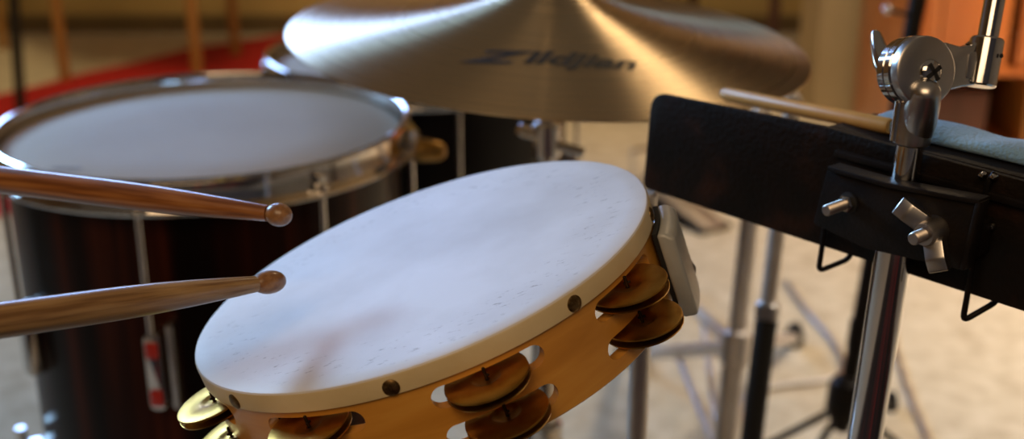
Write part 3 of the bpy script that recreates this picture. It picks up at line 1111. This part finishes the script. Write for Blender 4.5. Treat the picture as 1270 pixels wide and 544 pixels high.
wire([(1235, 214, 0.001), (1226, 224, 0.0035), (1208, 318, 0.0035), (1194, 398, 0.0035), (1236, 374, -0.012), (1250, 330, -0.012)])
wire([(1030, 215, 0.0035), (1022, 290, 0.0035), (1015, 336, 0.0035), (1053, 321, -0.012), (1060, 300, -0.012)])
for (px_a, py_a) in ((1219, 217), (1233, 219)):
    p = onpl(px_a, py_a, panel_o + pn * 0.002, pn)
    link('hook_stud', lathe(bmesh.new(), [(0, 0.003), (0.0012, 0.0026), (0.0018, 0.0012), (0.0018, -0.001), (0, -0.001)], 16, zframe(p, pn)), M['chrome'], pan)
p = onpl(1229, 281, panel_o + pn * 0.002, pn)
link('small_screw', lathe(bmesh.new(), [(0, 0.002), (0.0014, 0.0016), (0.0020, 0.0006), (0.0020, -0.001), (0, -0.001)], 16, zframe(p, pn)), M['chrome'], pan)

# pale blue cloth folded on the shelf
bm = bmesh.new()
nx, ns = 60, 20
x0c, x1c = 0.015, RL
zc_, hw, ht = -0.030, 0.014, 0.0045
rings = []
for i in range(nx + 1):
    t = i / nx
    x = x0c + (x1c - x0c) * t
    sc = min(1, math.sqrt(min(1, (t * (x1c - x0c)) / 0.012)))
    ring = []
    for k in range(ns):
        a = 2 * math.pi * k / ns
        ca, sa = math.cos(a), math.sin(a)
        e = 0.55
        yy = ht * sc * (abs(sa) ** e) * (1 if sa > 0 else -1)
        zz = hw * (0.85 + 0.15 * sc) * (abs(ca) ** e) * (1 if ca > 0 else -1)
        wv = 0.0010 * math.sin(x * 60) + 0.0007 * math.sin(x * 140 + zz * 90)
        ring.append(bm.verts.new((x, 0.0015 + ht + yy + (wv if sa > 0 else 0), zc_ + zz + 0.0015 * math.sin(x * 45))))
    rings.append(ring)
for a, b in zip(rings, rings[1:]):
    for k in range(ns):
        j = (k + 1) % ns
        bm.faces.new((a[k], a[j], b[j], b[k]))
bm.faces.new(rings[0])
bm.faces.new(rings[-1][::-1])
cl = link('folded_cloth', bm, M['blue_cloth'], mw=RM, angle=70)
tag(cl, 'pale blue folded cloth lying along the top of the black panel', 'cloth')

# slim wooden beater lying behind the panel top
b0 = atd(897, 116, 0.800)
b1 = RM @ Vector((0.030, 0.0065, -0.016))
bd = (b1 - b0)
fmx = zframe(b0, bd)
bm = lathe(bmesh.new(), [(0, 0), (0.0035, 0.0006), (0.0046, 0.004), (0.0046, bd.length), (0.0040, bd.length + 0.0015), (0, bd.length + 0.0015)], 24, Matrix.Identity(4))
bt = link('beater', bm, M['pale_wood'], mw=fmx)
tag(bt, 'slim pale wooden beater resting on the top edge of the black panel', 'beater')

# ------------------------------------------------------------------ stands on the floor behind
def line_pts(pxa, pya, Ya, pxb, pyb, Yb):
    return atY(pxa, pya, Ya), atY(pxb, pyb, Yb)


# black tripod stand behind the chrome tube
hub = atY(1050, 492, 1.50)
up = atY(1138, 0, 1.62)
ms = empty('music_stand', (hub.x, hub.y, 0), 'black stand with spread tripod legs on the floor behind the chrome tube', 'stand')
ud = (up - hub).normalized()
link('pole', rod(bmesh.new(), hub - ud * 0.05, hub + ud * 0.80, 0.0115, 20), M['black_paint'], ms)
link('leg_hub', lathe(bmesh.new(), [(0, -0.035), (0.018, -0.035), (0.027, -0.02), (0.027, 0.018), (0.017, 0.030), (0, 0.030)], 24, zframe(hub, ud)), M['black_paint'], ms)
link('height_collar', lathe(bmesh.new(), [(0, -0.02), (0.013, -0.02), (0.014, 0.02), (0, 0.02)], 24, zframe(hub + ud * 0.09, ud)), M['black_paint'], ms)
for fp in ((915, 570), (990, 590), (1160, 585), (1105, 500)):
    f = atz(*fp, 0.01)
    lg = link('leg', rod(bmesh.new(), hub - ud * 0.01, f, 0.0055, 14), M['black_paint'], ms)
    link('rubber_foot', lathe(bmesh.new(), [(0, -0.01), (0.012, -0.01), (0.012, 0.006), (0.008, 0.02), (0, 0.02)], 16, Matrix.Translation(f)), M['black_rubber'], lg)
kn = atY(1100, 12, 1.60)
link('clamp_arm', rod(bmesh.new(), atY(1134, 20, 1.61), kn, 0.003, 12), M['black_paint'], ms)
link('clamp_knob', lathe(bmesh.new(), [(0.0062 * math.sin(math.pi * k / 12), -0.0062 * math.cos(math.pi * k / 12)) for k in range(13)], 24, Matrix.Translation(kn)), M['chrome'], ms)
# head of the black stand well above the frame: small desk
dk = hub + ud * 0.80
bbox_obj('desk', -0.20, 0.20, -0.005, 0.005, -0.02, 0.24, M['black_paint'], ms, bev=0.002, mw=Matrix.Translation(dk) @ Matrix.Rotation(R(-20), 4, 'X'))

# pale chrome tripod stand
s1_ = empty('chrome_stand', (0, 0, 0), 'thick pale chrome tripod stand on the carpet, right of the tambourine', 'stand')
top = atY(932, 250, 1.45)
bot = atY(898, 560, 1.33)
dd = (top - bot).normalized()
base = bot + dd * (-(bot.z) / dd.z + 0.06)
s1_.location = (base.x, base.y, 0)
mid = atY(912, 430, 1.385)
link('lower_tube', rod(bmesh.new(), base, mid, 0.0150, 24), M['pale_steel'], s1_)
link('upper_tube', rod(bmesh.new(), mid, bot + dd * 0.52, 0.0115, 24), M['pale_steel'], s1_)
link('leg_collar', rod(bmesh.new(), mid - dd * 0.025, mid + dd * 0.02, 0.019, 24), M['pale_steel'], s1_)
for fp in ((840, 360), (775, 440), (985, 420)):
    f = atz(*fp, 0.012)
    lg = link('leg', rod(bmesh.new(), mid, f, 0.0105, 14), M['pale_steel'], s1_)
    link('rubber_foot', lathe(bmesh.new(), [(0, -0.012), (0.018, -0.012), (0.018, 0.008), (0.010, 0.03), (0, 0.03)], 16, Matrix.Translation(f)), M['black_rubber'], lg)
    m_ = mid.lerp(f, 0.45)
    link('brace', rod(bmesh.new(), base.lerp(mid, 0.45), m_, 0.005, 12), M['pale_steel'], lg)

# slim stand with a black sleeve
s2_ = empty('sleeved_stand', (0, 0, 0), 'slim chrome stand with a matt black lower sleeve beside the pale chrome stand', 'stand')
top = atY(966, 260, 1.18)
mid = atY(951, 392, 1.16)
bot = atY(930, 560, 1.13)
dd = (mid - bot).normalized()
base = bot + dd * (-(bot.z) / dd.z)
s2_.location = (base.x, base.y, 0)
link('black_sleeve', rod(bmesh.new(), base + dd * 0.015, mid, 0.0118, 24), M['black_rubber'], s2_)
link('upper_tube', rod(bmesh.new(), mid - dd * 0.01, top + dd * 0.12, 0.0084, 24), M['pale_steel'], s2_)
link('sleeve_collar', rod(bmesh.new(), mid - dd * 0.004, mid + dd * 0.016, 0.0132, 24), M['satin_chrome'], s2_)
bm = lathe(bmesh.new(), [(0, 0), (0.09, 0), (0.09, 0.006), (0.02, 0.016), (0.012, 0.03), (0, 0.03)], 40, Matrix.Translation((base.x, base.y, 0)))
link('base_plate', bm, M['black_paint'], s2_)

# far hardware lying on the carpet
def pedal(loc, rz, label):
    e = empty('drum_pedal', loc, label, 'pedal')
    W = Matrix.Translation(loc) @ Matrix.Rotation(R(rz), 4, 'Z')
    e.matrix_basis = W
    prism_obj('base', round_pts(box_pts(-0.05, 0.05, -0.13, 0.13), 0.015), W, 0, 0.008, M['black_paint'], e, bev=0.002)
    prism_obj('footboard', round_pts(box_pts(-0.035, 0.035, -0.13, 0.13), 0.02), W @ Matrix.Translation((0, 0, 0.035)) @ Matrix.Rotation(R(14), 4, 'X'), 0, 0.008, M['dull_steel'], e, bev=0.002)
    bm = bmesh.new()
    rod(bm, W @ Vector((-0.05, 0.12, 0.006)), W @ Vector((-0.05, 0.12, 0.14)), 0.006, 16)
    rod(bm, W @ Vector((0.05, 0.12, 0.006)), W @ Vector((0.05, 0.12, 0.14)), 0.006, 16)
    rod(bm, W @ Vector((-0.055, 0.12, 0.14)), W @ Vector((0.055, 0.12, 0.14)), 0.007, 16)
    link('yoke', bm, M['chrome'], e)
    return e


pedal(atz(843, 268), 35, 'dark foot pedal on the carpet just under the black panel corner')
# floor cable
pts = [atz(*p, 0.004) for p in ((1092, 360), (1104, 410), (1112, 440), (1128, 490), (1150, 544), (1165, 600))]
cb = link('cable', tube(bmesh.new(), smoothpath(pts, 8), 0.0045, 10), M['satin_chrome'])
tag(cb, 'thin silver grey cable running along the carpet right of the chrome tube', 'cable')
pts = [atz(*p, 0.005) for p in ((975, 350), (1000, 385), (1030, 420), (1045, 450), (1030, 470), (960, 480), (900, 500))]
cb = link('cable', tube(bmesh.new(), smoothpath(pts, 8), 0.005, 10), M['satin_chrome'])
tag(cb, 'thin grey cable curling over the carpet left of the black tripod hub', 'cable')

# ------------------------------------------------------------------ left background
# red cloth spread on the floor (low soft heap)
far = [atz(*p) for p in ((-60, 134), (0, 118), (60, 104), (110, 90), (160, 80), (230, 62), (285, 54), (345, 44), (390, 42))]
bm = bmesh.new()
rows = []
for i, p in enumerate(far):
    row = []
    for k in range(9):
        t = k / 8
        q = p + Vector((0.25, -1.55, 0)) * t
        h = 0.008 * math.sin(math.pi * min(1, 0.12 + t * 0.9)) * (1 + 0.4 * math.sin(i * 1.7 + k))
        row.append(bm.verts.new((q.x, q.y, max(0.004, h))))
    rows.append(row)
lowrows = [[bm.verts.new((v.co.x, v.co.y, 0.0005)) for v in row] for row in rows]
for a, b in zip(rows, rows[1:]):
    for k in range(8):
        bm.faces.new((a[k], a[k + 1], b[k + 1], b[k]))
for a, b in zip(lowrows, lowrows[1:]):
    for k in range(8):
        bm.faces.new((a[k], b[k], b[k + 1], a[k + 1]))
n_ = len(rows)
for i in range(n_ - 1):
    bm.faces.new((rows[i][0], rows[i + 1][0], lowrows[i + 1][0], lowrows[i][0]))
    bm.faces.new((rows[i][8], lowrows[i][8], lowrows[i + 1][8], rows[i + 1][8]))
for k in range(8):
    bm.faces.new((rows[0][k], lowrows[0][k], lowrows[0][k + 1], rows[0][k + 1]))
    bm.faces.new((rows[-1][k], rows[-1][k + 1], lowrows[-1][k + 1], lowrows[-1][k]))
rc = link('red_cloth', bm, M['red_cloth'], angle=80)
tag(rc, 'bright red cloth spread on the floor behind the floor tom', 'cloth')


def chair(p_fl, p_fr, p_bl, p_br, m, label, seat_m, group='chairs by the far wall'):
    cx_ = sum(p.x for p in (p_fl, p_fr, p_bl, p_br)) / 4
    cy_ = sum(p.y for p in (p_fl, p_fr, p_bl, p_br)) / 4
    e = empty('wooden_chair', (cx_, cy_, 0), label, 'chair', group)
    for p in (p_fl, p_fr):
        link('leg', rod(bmesh.new(), (p.x, p.y, 0), (p.x, p.y, 0.44), 0.019, 16), m, e)
    for p in (p_bl, p_br):
        link('leg', rod(bmesh.new(), (p.x, p.y, 0), (p.x, p.y, 0.90), 0.019, 16), m, e)
    bm = bmesh.new()
    q = [p_fl, p_fr, p_br, p_bl]
    c = Vector((cx_, cy_, 0))
    pts = [(((p - c) * 1.08).x, ((p - c) * 1.08).y) for p in q]
    prism_obj('seat', round_pts(pts, 0.03), Matrix.Translation((cx_, cy_, 0.44)), 0, 0.035, seat_m, e, bev=0.008)
    for z in (0.62, 0.74, 0.86):
        bm = rod(bmesh.new(), (p_bl.x, p_bl.y, z), (p_br.x, p_br.y, z), 0.014, 14)
        link('back_rail', bm, m, e)
    for a, b in ((p_fl, p_bl), (p_fr, p_br)):
        link('stretcher', rod(bmesh.new(), (a.x, a.y, 0.36), (b.x, b.y, 0.36), 0.010, 12), m, e)
    return e


A, B_ = atz(83, 100), atz(250, 128)
B_ = atY(246, 92, 3.95)
B_.z = 0
bk = Vector((0.06, 0.42, 0))
A2 = atz(30, 150) * 0 + Vector((A.x + 0.02, A.y - 0.0, 0))
fl = Vector((atY(80, 90, 4.1).x, 4.10, 0))
frr = Vector((atY(245, 90, 3.95).x, 3.95, 0))
br = Vector((atY(291, 50, 4.50).x, 4.50, 0))
bl = Vector((atY(20, 50, 4.55).x - 0.10, 4.62, 0))
chair(fl, frr, br.lerp(bl, 0.98), br, M['chair_wood'], 'honey coloured wooden chair whose slim legs stand behind the red cloth', M['chair_wood'])
# dark chair seen past the right rim of the cymbal
l1 = Vector((atY(960, 20, 4.2).x, 4.20, 0))
l2 = Vector((atY(1002, 20, 4.35).x, 4.35, 0))
l3 = l1 + Vector((-0.38, 0.22, 0))
l4 = l2 + Vector((-0.38, 0.25, 0))
chair(l1, l2, l3, l4, M['dark_wood'], 'dark brown wooden chair with legs showing beyond the right rim of the cymbal', M['dark_wood'])

# black microphone stand at far left
ml = atY(17, 0, 3.45)
mb = atY(26, 140, 3.35)
dm = (ml - mb).normalized()
b_ = mb + dm * (-(mb.z) / dm.z)
ms2 = empty('microphone_stand', (b_.x, b_.y, 0), 'straight black microphone stand at the far left behind the floor tom', 'stand')
link('pole', rod(bmesh.new(), b_ + dm * 0.02, b_ + dm * 1.4, 0.0150, 20), M['black_paint'], ms2)
link('base_plate', lathe(bmesh.new(), [(0, 0), (0.125, 0), (0.125, 0.008), (0.115, 0.014), (0.02, 0.022), (0.014, 0.05), (0, 0.05)], 48, Matrix.Translation((b_.x, b_.y, 0))), M['black_paint'], ms2)
link('clutch', rod(bmesh.new(), b_ + dm * 0.84, b_ + dm * 0.90, 0.017, 20), M['black_rubber'], ms2)

# orange wooden cabinet at right
cab = empty('wooden_cabinet', (1.28, 3.0, 0), 'glowing orange-brown wooden cabinet with dark open shelf at the right back', 'cabinet')
KX0, KX1, KY = 1.0, 1.75, 3.0
CW = Matrix.Identity(4)
bbox_obj('side_panel', KX0, KX0 + 0.03, KY, KY + 0.45, 0.0, 0.95, M['orange_wood'], cab)
bbox_obj('side_panel', KX1 - 0.03, KX1, KY, KY + 0.45, 0.0, 0.95, M['orange_wood'], cab)
bbox_obj('back_panel', KX0 + 0.03, KX1 - 0.03, KY + 0.43, KY + 0.45, 0.05, 0.95, M['dark_wood'], cab)
bbox_obj('top', KX0 - 0.02, KX1 + 0.02, KY - 0.02, KY + 0.46, 0.95, 0.98, M['orange_wood'], cab)
bbox_obj('shelf', KX0 + 0.03, KX1 - 0.03, KY + 0.01, KY + 0.43, 0.27, 0.295, M['orange_wood'], cab)
bbox_obj('shelf', KX0 + 0.03, KX1 - 0.03, KY + 0.01, KY + 0.43, 0.05, 0.075, M['orange_wood'], cab)
for i, x0 in enumerate((KX0 + 0.035, KX0 + 0.27, KX0 + 0.505)):
    d_ = bbox_obj('door', x0, x0 + 0.21, KY, KY + 0.02, 0.30, 0.94, M['orange_wood'], cab)
    bbox_obj('door_panel', x0 + 0.035, x0 + 0.175, KY - 0.006, KY, 0.335, 0.90, M['orange_wood'], d_)
    link('knob', lathe(bmesh.new(), [(0, 0.02), (0.01, 0.018), (0.012, 0.01), (0.006, 0), (0, 0)], 16, zframe((x0 + 0.19, KY, 0.6), (0, -1, 0))), M['gold_knob'], d_)
# boxes stored on the lower shelf
st = bbox_obj('storage_box', KX0 + 0.05, KX0 + 0.24, KY + 0.06, KY + 0.36, 0.075, 0.22, M['dark_wood'])
tag(st, 'dark brown box on the low shelf inside the orange cabinet, nearest the pillar', 'box', 'boxes in the cabinet')
st = bbox_obj('storage_box', KX0 + 0.33, KX0 + 0.50, KY + 0.04, KY + 0.36, 0.075, 0.25, M['chair_wood'])
tag(st, 'tan wooden box on the low shelf inside the orange cabinet, farther from the pillar', 'box', 'boxes in the cabinet')

# ------------------------------------------------------------------ lights
def area(name, loc, target, sx, sy, power, col, spread=180):
    l = bpy.data.lights.new(name, 'AREA')
    l.shape = 'RECTANGLE'
    l.size, l.size_y = sx, sy
    l.energy = power
    l.color = col
    l.spread = R(spread)
    o = bpy.data.objects.new(name, l)
    o.location = loc
    o.rotation_euler = (Vector(target) - Vector(loc)).to_track_quat('-Z', 'Y').to_euler()
    C.objects.link(o)
    return o


area('window_daylight', (-3.0, 3.4, 2.3), (0, 0.7, 0.7), 1.15, 0.85, 31, (0.36, 0.64, 1.0), 80)
area('window_daylight_back', (-1.6, 4.97, 2.1), (-0.1, 1.0, 0.7), 1.3, 1.0, 9, (0.32, 0.52, 1.0), 70)
area('ceiling_lamp_front', (-0.5, -1.1, 2.4), (0.1, 0.8, 0.6), 1.7, 1.2, 25, (1.0, 0.68, 0.38))
area('ceiling_lamp_right', (2.1, 2.0, 2.6), (1.3, 1.8, 0), 0.5, 0.5, 13.5, (1.0, 0.84, 0.66), 60)
area('ceiling_lamp_back', (1.1, 3.7, 2.9), (0.1, 1.4, 0.5), 0.35, 0.35, 14, (1.0, 0.72, 0.42))
area('wall_lamp_right', (2.3, 2.0, 1.6), (1.3, 3.0, 0.4), 0.4, 0.4, 11, (1.0, 0.66, 0.36), 100)
area('fill_left_back', (-1.2, 2.5, 2.8), (-1.4, 4.4, 0), 1.4, 1.2, 15, (1.0, 0.76, 0.38), 95)  # added fill without a fixture, lifts the dim left background
area('fill_pillar', (0.7, 2.6, 2.9), (1.0, 3.8, 0.2), 0.4, 0.4, 5, (1.0, 0.76, 0.48), 60)  # added fill without a fixture, brightens the pillar

w = bpy.data.worlds.new('world')
scn.world = w
w.use_nodes = True
wn_ = w.node_tree
bg = wn_.nodes['Background']
bg.inputs['Color'].default_value = (0.75, 0.58, 0.42, 1)
bg.inputs['Strength'].default_value = 0.14

scn.view_settings.view_transform = 'Standard'
scn.view_settings.look = 'None'
scn.view_settings.gamma = 1
scn.view_settings.exposure = -0.12
scn.view_settings.use_curve_mapping = False
scn.cycles.use_denoising = True
